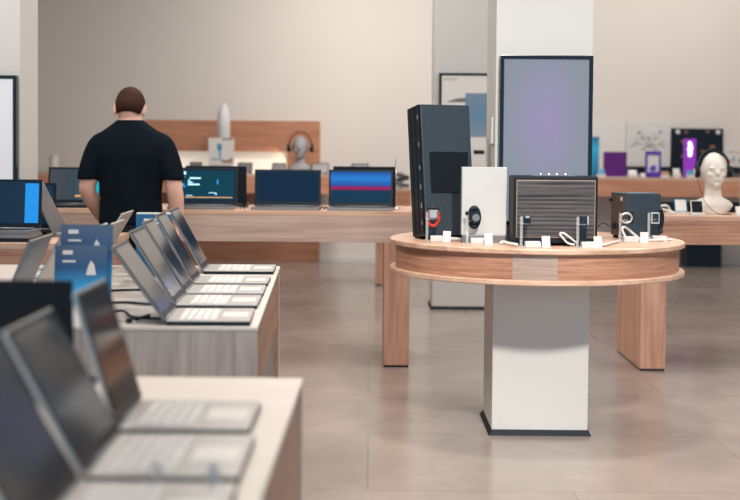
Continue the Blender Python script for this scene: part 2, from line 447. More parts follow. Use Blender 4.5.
# ------------------------------------------------------------------ laptops
def make_laptop(label, loc, rz, group, w=.345, d=.24, opening=118, body='silver', lidm='silver', disp='screen_off', keys='key', lid_h=.232, art=None, th=.016, rimm='black'):
    """origin at the middle of the hinge edge on the table; the user sits at local -y"""
    t = thing('laptop', label, 'laptop', loc, rz, group)
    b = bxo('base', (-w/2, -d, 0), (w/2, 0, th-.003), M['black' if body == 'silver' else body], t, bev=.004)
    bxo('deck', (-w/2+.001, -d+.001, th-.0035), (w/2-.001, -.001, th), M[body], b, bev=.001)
    bm = B(); nk, rows = 14, 5
    kw, kd = (w-.05)/nk, (d*.46)/rows
    for r in range(rows):
        for k in range(nk):
            if r == 0 and 3 < k < 9: continue
            x = -w/2+.025+kw*(k+.5); y = -d+.105+kd*(r+.5) if d > .2 else -d*.55+kd*(r+.5)
            lohi(bm, (x-kw*.42, y-kd*.40, th-.001), (x+kw*.42, y+kd*.40, th+.0018))
    lohi(bm, (-w/2+.025+kw*4.1, -d+.105+kd*.1, th-.001), (-w/2+.025+kw*8.9, -d+.105+kd*.9, th+.0018))
    obj('keyboard', bm, M[keys], t)
    bxo('touchpad', (-.052, -d+.014, th-.001), (.052, -d+.092, th+.0006), M['pad' if keys == 'key' else 'darksilver'], t, bev=0)
    bm = B(); tube(bm, [(-w/2+.03, .004, th), (w/2-.03, .004, th)], .006, 10); obj('hinge', bm, M['darksilver'], t, smooth=True)
    lid = bxo('lid', (-w/2, 0, 0), (w/2, .008, lid_h), M[lidm], t, bev=.003, loc=(0, .002, th+.002), rot=(RAD(-(opening-90)), 0, 0))
    bxo('bezel', (-w/2+.004, -.0015, .004), (w/2-.004, .0, lid_h-.004), M[rimm], lid, bev=0)
    bm = B(); lohi(bm, (-w/2+.012, -.0022, .024), (w/2-.012, -.0012, lid_h-.013)); ds = obj('display', bm, M[disp], lid)
    if art: art(lid, w, lid_h)
    return t

def strips(lid, rects, y=-.0032):
    """lit areas shown on a display, one mesh with a material each"""
    names = sorted({r[4] for r in rects}); bm = B()
    for x0, z0, x1, z1, k in rects: lohi(bm, (x0, y, z0), (x1, y+.0008, z1), 0, None, names.index(k))
    obj('display_overlay', bm, [M[k] for k in names], lid)

# right-hand row on the grey-washed table (users stand on the right)
GR = 'laptops facing the aisle on the grey-washed table'
labs = ['silver laptop nearest the camera in the aisle row, grey-washed table',
        'second silver laptop from the near end of the aisle row, grey-washed table',
        'middle laptop of the five in the aisle row, painted blue reflection on its screen',
        'fourth laptop from the near end of the aisle row, grey-washed table',
        'farthest silver laptop of the aisle row, beside the man\'s right hand']
def reflection_art(lid, w, h):  # reflection of the shirt and surroundings, painted as a flat teal shape
    bm = B(); v = []
    pts = [(-.15, .03), (.0, .03), (-.03, .06), (-.06, .055), (-.075, .10), (-.10, .085), (-.12, .15), (-.15, .17)]
    for y in (-.0032, -.0024): v.append([bm.verts.new((x, y, z)) for x, z in pts])
    bm.faces.new(v[0]); bm.faces.new(list(reversed(v[1])))
    for i in range(len(pts)): bm.faces.new((v[0][i], v[0][(i+1) % len(pts)], v[1][(i+1) % len(pts)], v[1][i]))
    obj('display_overlay', bm, M['darkteal'], lid)
ys = [4.085, 4.49, 4.84, 5.19, 5.71]
for i, y in enumerate(ys):
    dd = [.255, .272, .28, .288, .30][i]
    xh = -.618 - .030*(y-4.085)/1.0 - (dd-.25)
    make_laptop(labs[i], (xh, y, .78), RAD([92.6, 91.6, 92.4, 91.6, 92][i]), GR, w=[.315, .30, .29, .27, .31][i], d=dd, opening=[126, 122, 121, 119, 119][i], lid_h=[.275, .287, .296, .30, .295][i],
                art=reflection_art if i in (2, 4) else None, lidm='darksilver', rimm='black')
# left-hand row, backs toward the aisle
GL = 'laptops facing left on the grey-washed table'
labl = ['grey laptop leaning right at the near end of the left row, grey-washed table',
        'second laptop of the left row, pale lid edge left of the blue leaflet stand',
        'third laptop of the left row, lid edge just above the blue leaflet stand',
        'fourth laptop of the left row, thin white lid edge before the man\'s hip',
        'farthest laptop of the left row, white lid leaning right below the man']
yl = [4.22, 4.60, 4.99, 5.37, 5.75]
for i, y in enumerate(yl):
    xh = -1.17
    make_laptop(labl[i], (xh-.03*(y-4.22), y, .78), RAD(-88), GL, w=.33, d=.22, opening=[113, 118, 124, 126, 120][i], lid_h=[.25, .27, .27, .27, .275][i], lidm='silver' if i else 'darksilver')

# near table, row facing the aisle
GN = 'laptops facing the aisle on the cream table'
labn = ['silver laptop at the far end of the cream table, farthest from the camera there',
        'silver laptop with pale wide base in the middle of the cream table',
        'nearest laptop of all, cut off by the bottom left corner']
for i, (y, xh) in enumerate([(2.55, -.468), (2.215, -.452), (1.865, -.45)]):
    make_laptop(labn[i], (xh, y, .78), RAD(90), GN, w=[.28, .31, .32][i], d=.245, opening=[107, 119, 120][i], lid_h=[.262, .262, .262][i], lidm='silver', body='silver', keys='key')
make_laptop('black laptop seen from behind, standing at the left edge of the cream table', (-.80, 2.74, .78), RAD(180), None, w=.36, d=.23, opening=96, lid_h=.245, body='black', lidm='blackmatte', keys='keydark')

# back table laptops
GB = 'dark laptops on the long oak table behind the man'
def ui_art(lid, w, h):
    L = -w/2+.015
    R = [(L, .036, w/2-.02, h-.02, 'uiteal')]
    strips(lid, R, -.0030)
    R = [(L+.004, h-.045, L+.062, h-.025, 'uiwhite'), (L+.085, h-.072, L+.155, h-.062, 'uiwhite'), (L+.075, h-.085, L+.09, h-.078, 'uiwhite'),
         (L+.075, h-.098, L+.105, h-.090, 'uiwhite'), (L+.075, h-.112, L+.15, h-.102, 'uiwhite'), (L+.02, h-.125, L+.062, h-.113, 'bluelit'),
         (L+.004, h-.07, L+.02, h-.055, 'bluelit'), (L+.025, h-.064, L+.055, h-.059, 'uiwhite'), (L+.02, h-.094, L+.035, h-.086, 'uiwhite'), (L+.02, h-.108, L+.05, h-.104, 'uiwhite'),
         (L+.02, h-.142, L+.038, h-.135, 'uiwhite'), (L+.06, .044, w/2-.03, .050, 'uiorange'), (L+.015, .04, L+.04, .048, 'uiwhite'), (L+.065, .056, L+.105, .060, 'uiwhite'),
         (L+.24, .060, L+.262, .066, 'bluelit'), (L+.205, .074, L+.25, .078, 'uiwhite'), (L+.248, .066, L+.256, .076, 'uiwhite'), (L+.255, .13, L+.265, .16, 'bluelit')]
    strips(lid, R, -.0040)
def amber_art(lid, w, h): strips(lid, [(w/2-.16, .042, w/2-.015, .054, 'uiorange')])
def azure_art(lid, w, h): strips(lid, [(w/2-.082, .026, w/2-.014, h-.02, 'bluelit')])
HY = 8.11
make_laptop('black laptop with a teal glow on its screen, left of the man', (-1.86, HY+.04, .948), 0, GB, w=.335, d=.22, opening=102, body='black', lidm='black', disp='tealglow', keys='keydark', lid_h=.232, art=amber_art)
make_laptop('black laptop showing a dark teal interface, right of the man\'s arm', (-1.03, HY, .948), 0, GB, w=.40, d=.24, opening=100, body='darksilver', lidm='black', disp='navy_screen', keys='keydark', lid_h=.235, art=ui_art)
make_laptop('laptop with a blank navy screen in the middle of the long oak table', (-.515, HY, .948), 0, GB, w=.415, d=.24, opening=100, body='darksilver', lidm='black', disp='navy_screen', keys='keydark', lid_h=.228)
make_laptop('laptop with a blue screen crossed by a red band, near the table\'s right end', (-.058, HY, .948), 0, GB, w=.40, d=.24, opening=99, body='darksilver', lidm='black', disp='redblue', keys='keydark', lid_h=.23)
make_laptop('black laptop turned away, backing onto the teal interface laptop', (-.985, 8.34, .948), PI, 'black laptops turned away at the back of the oak table', w=.39, d=.23, opening=97, body='black', lidm='blackmatte', keys='keydark', lid_h=.243)
make_laptop('black laptop turned away, backing onto the red-banded blue laptop', (-.036, 8.34, .948), PI, 'black laptops turned away at the back of the oak table', w=.40, d=.23, opening=97, body='black', lidm='blackmatte', keys='keydark', lid_h=.248)
bm = B(); tube(bm, [(0, 0, 0), (0, 0, .012)], .02, 16); tube(bm, [(0, 0, .01), (-.008, 0, .315)], .0022, 8)
o = obj('antenna', bm, M['chrome'], None, (.166, 8.10, .948), smooth=True); tag(o, 'thin upright metal rod at the right edge of the red-banded laptop', 'antenna')

# left table laptops
make_laptop('laptop with a bright blue strip on a dark screen at the left edge', (-1.838, 6.50, .894), 0, None, w=.38, d=.235, opening=97, body='darksilver', lidm='black', disp='navy_screen', keys='keydark', lid_h=.245, art=azure_art)
t = thing('laptop', 'closed dark laptop lying under the laptop with the blue strip', 'laptop', (-1.84, 6.37, .86))
bxo('base', (-.20, -.13, .0), (.20, .13, .017), M['black'], t, bev=.004); bxo('lid', (-.20, -.13, .018), (.20, .13, .034), M['darksilver'], t, bev=.005)
make_laptop('grey laptop seen edge-on, leaning left beside the blue-strip laptop', (-1.605, 6.76, .86), RAD(90), None, w=.30, d=.215, opening=117, body='darksilver', lidm='darksilver', disp='greyglass', lid_h=.30, rimm='darksilver')
make_laptop('black-framed laptop partly hidden behind the edge-on grey laptop', (-1.875, 6.985, .86), RAD(0), None, w=.36, d=.20, opening=98, body='black', lidm='blackmatte', disp='navy_screen', keys='keydark', lid_h=.25)

# ------------------------------------------------------------------ things on the round table
TZ = .90
t = thing('tower_speaker', 'tall dark blue-grey tower speaker leaning back on the round table', 'speaker', (.266, 6.062, TZ), RAD(20), None)
t.rotation_euler = Matrix.Rotation(RAD(20), 4, 'Z').to_euler()
bm = B(); tilt = Matrix.Rotation(RAD(-8.5), 4, 'X') @ Matrix.Translation((0, 0, .022))
lohi(bm, (0, 0, 0), (.252, .15, .622), .005, tilt); obj('body', bm, M['bluegrey'], t)
bm = B(); lohi(bm, (.035, -.004, .20), (.232, .002, .395), .003, tilt); sub_label(obj('front_panel', bm, M['darkpanel'], t), 'square black cloth panel')
for i, (y0, y1) in enumerate(((.006, .05), (.056, .10), (.106, .146))):
    bm = B(); lohi(bm, (-.010, y0, .005), (.001, y1, .622), .004, tilt); obj('side_strip', bm, M['blackgloss'], t)
for z in (.05, .13, .22, .31, .42, .55):
    bm = B(); lohi(bm, (-.0125, .012, z), (-.009, .022, z+.022), .001, tilt); obj('side_clip', bm, M['chrome'], t)
for y in (.016, .115): bxo('foot', (.01, y, 0), (.242, y+.03, .024), M['black'], t, bev=.002)

t = thing('upright_board', 'plain white upright panel between the tower speaker and striped speaker', 'panel', (.522, 5.93, TZ))
bxo('board', (-.103, -.012, .036), (.101, .010, .345), M['whitepaint'], t, bev=.003)
bxo('edge_strip', (-.107, -.012, .036), (-.1035, .012, .347), M['darksilver'], t, bev=0)
bxo('foot', (-.10, -.02, 0), (.098, .025, .036), M['darksilver'], t, bev=.004)

t = thing('loudspeaker', 'large retro black speaker with a striped grey cloth front and tan piping', 'speaker', (.8225, 5.86, TZ))
w, h = .188, .31
bm = B(); lohi(bm, (-w, -.105, .012), (w, .085, h), .010); obj('cabinet', bm, M['blackmatte'], t)
bm = B(); lohi(bm, (-w+.014, -.109, .036), (w-.012, -.100, h-.018), .002); obj('piping', bm, M['tan'], t)
bm = B(); lohi(bm, (-w+.0175, -.112, .0395), (w-.0155, -.102, h-.0215), .002); obj('grille', bm, M['cloth'], t)
for k, x in enumerate((-.06, -.025, .01, .05)):
    bm = B(); lathe(bm, [(.009, h-.001), (.009, h+.007), (.007, h+.009)], (x, -.05), 16); obj('knob', bm, M['chrome'], t)
bxo('control_plate', (-.10, -.085, h-.001), (.09, -.015, h+.0015), M['darksilver'], t, bev=0)
for x in (-w+.03, w-.03):
    for y in (-.08, .06): bxo('foot', (x-.015, y-.015, 0), (x+.015, y+.015, .014), M['black'], t, bev=.001)

t = thing('loudspeaker', 'small dark blue cube speaker with knobs on its brown left side', 'speaker', (1.222, 6.205, TZ), RAD(10))
bm = B(); lohi(bm, (0, 0, .012), (.178, .20, .222), .008); obj('cabinet', bm, M['bluegrey'], t)
bm = B(); lohi(bm, (-.004, .014, .026), (.002, .186, .208), .002); sub_label(obj('control_panel', bm, M['ctrl'] if 'ctrl' in M else mat('brown_perforated', (.10, .065, .05), .6, var=.6, scale=220), t), 'brown perforated control panel')
for y, z, r in ((.06, .06, .016), (.13, .06, .016), (.17, .185, .008)):
    bm = B(); tube(bm, [(-.003, y, z), (-.018, y, z)], r, 16); obj('knob', bm, M['black'], t)
bxo('logo_plate', (-.006, .035, .185), (-.003, .055, .203), M['card'], t, bev=0)
bxo('top_trim', (.02, .03, .2215), (.15, .05, .2255), M['chrome'], t, bev=.001)
for x in (.02, .158):
    for y in (.02, .18): bxo('foot', (x-.01, y-.01, 0), (x+.01, y+.01, .014), M['black'], t, bev=.001)
def cable(name, pts, r, m, label, cat='cable', group=None, loc=(0, 0, 0)):
    bm = B(); tube(bm, smooth_path(pts), r, 8); o = obj(name, bm, m, None, loc, smooth=True); return tag(o, label, cat, group)
cable('speaker_cable', [(1.17, 6.33, .955), (1.13, 6.29, .975), (1.09, 6.24, .95), (1.07, 6.18, .904), (1.075, 6.12, .903)], .0025, M['black'], 'thin black cable arching from the small cube speaker to the table')

def make_stand(label, loc, kind, rz=0.):
    t = thing('watch_stand', label, 'watch', loc, rz, 'wearables shown on clear stands')
    x0 = -.028
    bxo('sensor_base', (-.012, -.024, 0), (.056, .026, .026), M['white'], t, bev=.005)
    bm = B()
    # clear stand: foot, upright and cradle
    lohi(bm, (x0-.018, -.020, 0), (x0+.016, .024, .004), .001)
    lohi(bm, (x0-.006, -.002, .004), (x0+.006, .003, .135 if kind != 'sport' else .15), .001)
    lohi(bm, (x0-.006, -.012, .10), (x0+.034, .0, .104), .001)
    obj('clear_stand', bm, M['acrylic'], t)
    if kind == 'red':
        bm = B(); tube(bm, [(.0+.027*math.cos(a), .012, .112+.040*math.sin(a)) for a in [2*PI*k/24 for k in range(25)]], .0075, 8); obj('strap', bm, M['red'], t, smooth=True)
        bm = B(); lohi(bm, (-.023, -.010, .104), (.023, .004, .146), .008); c = obj('watch_case', bm, M['darksilver'], t)
        bxo('dial', (-.016, -.0115, .110), (.016, -.0095, .138), M['silver'], c, bev=0)
        bxo('bezel', (-.028, -.008, .144), (.028, .010, .158), M['black'], t, bev=.004)
    elif kind == 'sport':
        bm = B(); tube(bm, [(.004+.020*math.cos(a), .012, .118+.042*math.sin(a)) for a in [2*PI*k/24 for k in range(25)]], .012, 8); obj('strap', bm, M['black'], t, smooth=True)
        bm = B(); tube(bm, [(.006, .004, .12), (.006, -.014, .12)], .028, 20); c = obj('watch_case', bm, M['blackmatte'], t)
        bm = B(); tube(bm, [(.010, -.013, .118), (.010, -.0155, .118)], .017, 20); obj('dial', bm, M['darksilver'], c)
        bm = B(); ellipsoid(bm, (-.030, 0, .137), (.008, .006, .010)); obj('clasp', bm, M['black'], t, smooth=True)
    elif kind == 'short':
        bm = B(); lohi(bm, (-.020, -.010, .092), (.012, .010, .140), .008); c = obj('strap', bm, M['black'], t)
        bxo('tracker_screen', (-.012, -.0115, .128), (.006, -.0095, .138), M['silver'], c, bev=0)
    elif kind == 'long':
        bm = B(); lohi(bm, (-.020, -.010, .028), (.010, .008, .140), .008); c = obj('strap', bm, M['black'], t)
        bxo('tracker_screen', (-.012, -.0115, .085), (.004, -.0095, .135), M['screen_off'], c, bev=0)
        bm = B(); lohi(bm, (.012, -.004, .10), (.020, .006, .136), .003); obj('buckle', bm, M['silver'], t)
    elif kind == 'loop':
        bm = B(); tube(bm, [(.0+.026*math.cos(a), 0, .112+.022*math.sin(a)) for a in [2*PI*k/24 for k in range(25)]], .005, 8); obj('strap', bm, M['silver'], t, smooth=True)
        bm = B(); lohi(bm, (.010, .004, .085), (.036, .018, .142), .005); obj('tracker', bm, M['black'], t)
    else:
        bm = B(); lohi(bm, (-.018, -.004, .082), (.022, .004, .136), .006); c = obj('watch_case', bm, M['silver'], t)
        bxo('dial', (-.012, -.0052, .090), (.016, -.0035, .130), M['screen_off'], c, bev=0)
        bm = B(); tube(bm, smooth_path([(.024, .0, .15), (.036, .01, .12), (.034, .012, .08), (.028, .01, .055), (.03, .0, .04)]), .010, 10); obj('strap', bm, M['black'], t, smooth=True)
    return t
make_stand('red-strapped watch on a clear stand before the tower speaker', (.292, 5.985, TZ), 'red')
make_stand('chunky black sport watch on a clear stand before the white panel', (.468, 5.86, TZ), 'sport')
make_stand('short black fitness band on a clear stand at the striped speaker\'s left side', (.690, 5.665, TZ), 'short')
make_stand('long black fitness band on a clear stand at the striped speaker\'s right side', (.936, 5.665, TZ), 'long')
make_stand('silver loop bracelet on a clear stand before the small cube speaker\'s corner', (1.195, 6.05, TZ), 'loop')
make_stand('steel square watch with hanging black strap, rightmost on the round table', (1.345, 6.125, TZ), 'square')

def make_card(label, loc, rz):
    t = thing('price_card', label, 'price card', loc, rz, 'white price cards on the round table')
    bm = B(); m = Matrix.Rotation(RAD(-18), 4, 'X'); lohi(bm, (-.018, 0, 0.001), (.018, .003, .052), .001, m); obj('card', bm, M['card'], t)
    bxo('foot', (-.018, -.008, 0), (.018, .020, .004), M['white'], t, bev=.001)
for lab, x, y, rz in (('slanted white price card right of the red-strapped watch', .352, 5.94, -12), ('white price card right of the chunky sport watch', .532, 5.80, 0),
                      ('white price card before the middle of the striped speaker', .770, 5.655, 0), ('white price card below the right corner of the striped speaker', 1.000, 5.665, 8),
                      ('white price card between the two stands before the small cube speaker', 1.268, 5.99, -10)):
    make_card(lab, (x, y, TZ), RAD(rz))
WC = 'white sensor cables on the round table'
cable('sensor_cable', [(.33, 6.02, .912), (.375, 5.99, .912), (.405, 6.0, .910), (.42, 5.97, .909)], .008, M['white'], 'white cable between the red watch and the white panel', 'cable', WC)
cable('sensor_cable', [(.585, 5.79, .908), (.60, 5.81, .912), (.618, 5.76, .909), (.645, 5.68, .909)], .008, M['white'], 'white cable coiled left of the short fitness band', 'cable', WC)
cable('sensor_cable', [(.90, 5.69, .91), (.87, 5.70, .918), (.845, 5.71, .945), (.838, 5.715, .958), (.853, 5.71, .960), (.875, 5.70, .945), (.91, 5.70, .918)], .0045, M['white'], 'white cable looping left of the long fitness band', 'cable', WC)
cable('sensor_cable', [(.985, 5.70, .908), (1.04, 5.74, .908), (1.09, 5.86, .908), (1.15, 5.99, .907)], .007, M['white'], 'white cable lying toward the silver loop bracelet', 'cable', WC)
cable('sensor_cable', [(1.205, 6.09, .91), (1.19, 6.12, .955), (1.21, 6.14, .962), (1.25, 6.13, .93), (1.275, 6.10, .906)], .006, M['white'], 'white cable arching over behind the silver loop bracelet', 'cable', WC)
cable('sensor_cable', [(1.30, 6.06, .908), (1.33, 6.07, .907), (1.40, 6.12, .907), (1.43, 6.13, .906)], .0065, M['white'], 'white cable under the rightmost watch', 'cable', WC)

# ------------------------------------------------------------------ heads and headphones
def make_head(name, label, loc, s, m, full=True, rz=0.):
    """mannequin head looking along local -y"""
    bm = B()
    ellipsoid(bm, (0, .004, .285), (.078, .098, .105)); ellipsoid(bm, (0, -.03, .235), (.058, .065, .075))
    tube(bm, [(0, -.088, .285), (0, -.104, .255), (0, -.102, .247)], [.008, .014, .010], 8)
    for sx in (-1, 1):
        ellipsoid(bm, (sx*.030, -.083, .292), (.020, .012, .007)); ellipsoid(bm, (sx*.079, .012, .268), (.008, .02, .032))
        ellipsoid(bm, (sx*.036, -.066, .25), (.022, .022, .018))
    ellipsoid(bm, (0, -.086, .222), (.023, .012, .006)); ellipsoid(bm, (0, -.084, .212), (.019, .012, .006)); ellipsoid(bm, (0, -.078, .186), (.02, .016, .014))
    rings(bm, [ellring((0, .018), .050, .056, .24), ellring((0, .014), .049, .055, .16), ellring((0, .01), .056, .058, .11), ellring((0, .01), .105, .066, .085), ellring((0, .008), .128, .070, .06),
               ellring((0, .006), .110, .066, .03), ellring((0, 0), .078, .058, .0)])
    o = obj(name, bm, m, None, loc, smooth=True); fuse(o, .006, 3)
    o.scale = (s, s, s); o.rotation_euler = (0, 0, rz)
    return tag(o, label, 'mannequin head')
def headphones(label, loc, s, mb, mc, rz=0.):
    """origin at the ear axis; band arcs over in the local xz plane"""
    t = thing('headphones', label, 'headphones', loc, rz)
    bm = B(); pts = [(.098*s*math.cos(a), 0, .118*s*math.sin(a)+.02*s) for a in [PI*(-.06+1.12*k/28) for k in range(29)]]
    rs = []
    for i, p in enumerate(pts):
        a = PI*(-.06+1.12*i/28); n = Vector((math.cos(a), 0, math.sin(a))); y = Vector((0, 1, 0)); c = Vector(p)
        rs.append([c+n*.004*s+y*.013*s, c+n*.004*s-y*.013*s, c-n*.005*s-y*.013*s, c-n*.005*s+y*.013*s])
    rings(bm, rs); obj('headband', bm, mb, t)
    for sx in (-1, 1):
        bm = B(); tube(bm, [(sx*.087*s, 0, 0), (sx*.094*s, 0, -.002*s), (sx*.112*s, 0, -.004*s), (sx*.118*s, 0, -.004*s)], [.026*s, .037*s, .038*s, .030*s], 20); c = obj('ear_cup', bm, mc, t, smooth=False)
        bm = B(); tube(bm, [(sx*.117*s, 0, -.004*s), (sx*.121*s, 0, -.004*s)], [.027*s, .022*s], 20); obj('cup_ring', bm, M['chrome'], c)
    return t
make_head('mannequin_bust', 'cream mannequin bust on the oak table at the right, wearing headphones', (2.135, 8.08, .937), .985, M['bust'])
headphones('black and silver headphones worn by the cream bust', (2.135, 8.095, 1.205), .98, M['black'], M['blackmatte'])
make_head('mannequin_bust', 'grey mannequin bust with headphones before the far wood panel', (-.798, 14.80, 1.03), 1.12, M['headgrey'])
headphones('dark headphones with brown band on the grey bust at the back', (-.798, 14.815, 1.335), 1.3, M['black'], M['black'])
cable('headphone_cord', [(2.03, 8.08, 1.17), (2.04, 8.03, 1.10), (2.06, 7.995, 1.02), (2.10, 7.985, .97), (2.15, 7.97, .942), (2.22, 7.98, .942)], .002, M['black'], 'thin dark cord hanging down in front of the cream bust')

# ------------------------------------------------------------------ small things on the right table
def small_phone(label, loc, rz=0., m='screen_off', w=.075, h=.085, g=None, frame='white', lean=-22):
    t = thing('phone_stand', label, 'phone', loc, rz, g)
    bm = B(); lohi(bm, (-w/2-.005, -.03, 0), (w/2+.005, .035, .012), .003); obj('stand_foot', bm, M['white'], t)
    mm = Matrix.Translation((0, 0, .010)) @ Matrix.Rotation(RAD(lean), 4, 'X')
    bm = B(); lohi(bm, (-w/2, -.004, 0), (w/2, .004, h), .003, mm); p = obj('phone', bm, M[frame], t)
    bm = B(); lohi(bm, (-w/2+.005, -.0055, .006), (w/2-.005, -.0035, h-.006), 0, mm); obj('phone_screen', bm, M[m], p)
    return t
GP = 'small devices on the oak table beside the cream bust'
small_phone('small device with a blue top edge left of the cream bust', (1.946, 8.12, .937), 0, 'pad', .078, .085, GP, 'teal')
small_phone('white-framed dark phone on a stand at the cream bust\'s left shoulder', (2.00, 7.93, .937), 0, 'screen_off', .075, .085, GP)
small_phone('white stand at the cream bust\'s right shoulder, by the frame edge', (2.262, 7.90, .937), 0, 'pad', .07, .05, GP)
bm = B(); lohi(bm, (-.28, -.03, 0), (.28, .03, .066), .006); o = obj('cable_tray', bm, M['black'], None, (2.13, 8.40, .937)); tag(o, 'long low black bar along the back of the right oak table', 'tray')
t = thing('upright_board', 'tall white panel cut off by the right edge, beside the bust', 'panel', (2.40, 8.14, .937))
bxo('board', (-.08, -.012, .02), (.14, .012, .345), M['whitepaint'], t); bxo('foot', (-.08, -.05, 0), (.14, .05, .02), M['darksilver'], t)
for lab, pts, m in (('pale cable bundle at the left end of the right oak table', [(1.72, 8.05, .943), (1.78, 8.0, .95), (1.83, 8.10, .962), (1.88, 8.02, .945), (1.82, 7.95, .943)], 'white'),
                    ('dark flat cable at the left end of the right oak table', [(1.76, 8.3, .95), (1.82, 8.25, .98), (1.86, 8.20, .99), (1.90, 8.22, .95)], 'black'),
                    ('white strip of cable beside the small cube speaker, right oak table', [(1.74, 8.22, .945), (1.80, 8.16, .972), (1.86, 8.14, .985), (1.89, 8.16, .945)], 'white')):
    cable('device_cable', pts, .008, M[m], lab)

# ------------------------------------------------------------------ between the laptop rows
t = thing('leaflet_stand', 'stand of two stepped blue leaflets with white shapes between the laptop rows', 'leaflet stand', (-.962, 4.33, .78), RAD(0))
bxo('stand_foot', (-.085, -.05, 0), (.085, .09, .012), M['card'], t)
for k, (dx, dy, z0, z1) in enumerate(((.004, .035, .012, .280), (-.004, -.005, .012, .213))):
    mm = Matrix.Translation((dx, dy, z0)) @ Matrix.Rotation(RAD(-7), 4, 'X')
    bm = B(); lohi(bm, (-.088, 0, 0), (.088, .006, z1-z0), .001, mm); lf = obj('leaflet', bm, M['bluescene'], t)
    H = z1-z0
    for a, b, c, d in ((-.062, H-.032, -.028, H-.018), (-.062, H-.058, -.018, H-.051)):
        bm = B(); lohi(bm, (a, -.0015, b), (c, .001, d), .004, mm); obj('leaflet_print', bm, M['card'], lf)
    bm = B(); v = [bm.verts.new(mm @ Vector((x, -.001, z))) for x, z in ((.018, H-.10), (.052, H-.10), (.045, H-.066), (.034, H-.050), (.024, H-.072))]
    bm.faces.new(v); obj('leaflet_print', bm, M['card'], lf)
bm = B(); lohi(bm, (.055, -.012, .012), (.088, -.006, .075), .001); sub_label(obj('leaflet_corner', bm, M['red'], t), 'red lower corner')
t = thing('product_box', 'dark blue box with white lettering-like marks behind the aisle laptops', 'box', (-.905, 5.44, .78), RAD(4))
bm = B(); lohi(bm, (-.072, -.018, 0), (.072, .018, .262), .001); obj('carton', bm, M['bluecard'], t)
bm = B(); lohi(bm, (-.070, -.016, .262), (.070, .017, .268), .001); obj('lid', bm, M['card'], t)
for x0, z0, x1, z1 in ((-.04, .235, .05, .244), (-.045, .222, .045, .230), (-.035, .205, .02, .214), (-.05, .19, -.005, .20), (-.045, .176, -.015, .184), (-.02, .10, .03, .104), (-.02, .09, .02, .094)):
    bxo('carton_print', (x0, -.0192, z0), (x1, -.0175, z1), M['pad'], t, bev=0)
for lab, x in (('short dark plug lead between the teal interface laptop and the navy-screened laptop', -.775), ('short dark plug lead between the navy-screened and red-banded laptops', -.283)):
    cable('plug_lead', [(x-.022, 8.02, .953), (x-.008, 7.99, .968), (x+.005, 7.98, .954), (x+.012, 8.0, .966), (x+.022, 8.03, .953)], .004, M['black'], lab)
CB = 'black cables on the grey-washed table'
cable('power_cable', [(-.63, 4.05, .786), (-.74, 4.08, .786), (-.80, 4.20, .79), (-.86, 4.16, .786)], .0045, M['black'], 'black cable from the nearest aisle laptop to the table middle', 'cable', CB)
cable('power_cable', [(-.70, 4.44, .786), (-.76, 4.42, .787), (-.84, 4.47, .786), (-.92, 4.44, .786)], .0045, M['black'], 'black cable from the second aisle laptop', 'cable', CB)
cable('power_cable', [(-.72, 4.84, .786), (-.78, 4.84, .787), (-.88, 4.87, .786), (-.98, 4.83, .786)], .0045, M['black'], 'black cable from the middle aisle laptop', 'cable', CB)
cable('power_cable', [(-.72, 3.98, .785), (-.78, 4.02, .786), (-.82, 3.98, .80), (-.84, 4.03, .786), (-.90, 4.06, .786)], .004, M['white'], 'pale cable curling at the near edge of the grey-washed table')
t = thing('adapter_plug', 'small black plug lying at the near edge of the grey-washed table', 'plug', (-.735, 3.985, .78), RAD(40))
bxo('body', (-.012, -.008, 0), (.012, .008, .014), M['black'], t); bm = B(); tube(bm, [(.012, 0, .007), (.07, .0, .02)], .005, 8); obj('cord_end', bm, M['black'], t)
for lab, x, m in (('clear security puck left of its twin, before the nearest laptop of all', -.335, 'acrylic'), ('white security puck at the bottom edge, cream laptop table', -.245, 'white')):
    t = thing('security_puck', lab, 'puck', (x, 2.043, .78)); bm = B(); lathe(bm, [(.011, 0), (.012, .004), (.012, .026), (.009, .032)], n=20); obj('body', bm, M[m], t, smooth=True)
    bm = B(); tube(bm, [(0, 0, .03), (0, 0, .04)], .006, 12); obj('cap', bm, M['chrome'], t)

# ------------------------------------------------------------------ back of the shop
t = thing('wood_wall_panel', 'wide brown wood panel on the far wall with a lit white recess', 'wall panel', (-1.607, 15.24, 0))
bm = B()
for lo, hi in (((-1.03, -.06, 0), (1.017, .06, .80)), ((-1.03, -.06, 1.285), (1.017, .06, 1.645)), ((-1.03, -.06, .80), (-.74, .06, 1.285)), ((.634, -.06, .80), (1.017, .06, 1.285))):
    lohi(bm, lo, hi, 0)
obj('boards', bm, M['oak_panel'], t)
bxo('recess_back', (-.74, .02, .80), (.634, .058, 1.285), M['niche'], t, bev=0)
def counter(label, x0, x1, top, y0=14.55, y1=15.17, ap=.21):
    t = thing('wall_counter', label, 'counter', ((x0+x1)/2, y0, top-ap))
    w = x1-x0
    bxo('counter_top', (-w/2, 0, ap-.03), (w/2, y1-y0, ap), M['oak_top'], t); bxo('counter_front', (-w/2+.002, .002, 0), (w/2-.002, y1-y0, ap-.03), M['counter'], t)
    return t
counter('wood counter under the lit recess on the far wall', -3.9, -.36, 1.03)
counter('wood counter along the far wall at the right', 1.35, 5.0, 1.03, y1=15.29)
o = bxo('plinth_cabinet', (0, 0, 0), (.40, .30, .31), M['black'], bev=.004, loc=(3.645, 14.9, 0)); tag(o, 'low black cabinet on the floor under the right far counter', 'cabinet')
t = long_table('short wood table at the far back, right of the red-banded laptop', -.36, .40, 12.6, 13.1, .945, .215, [(.06, .13)], M['oak_top'], M['counter'], M['oak_z'])

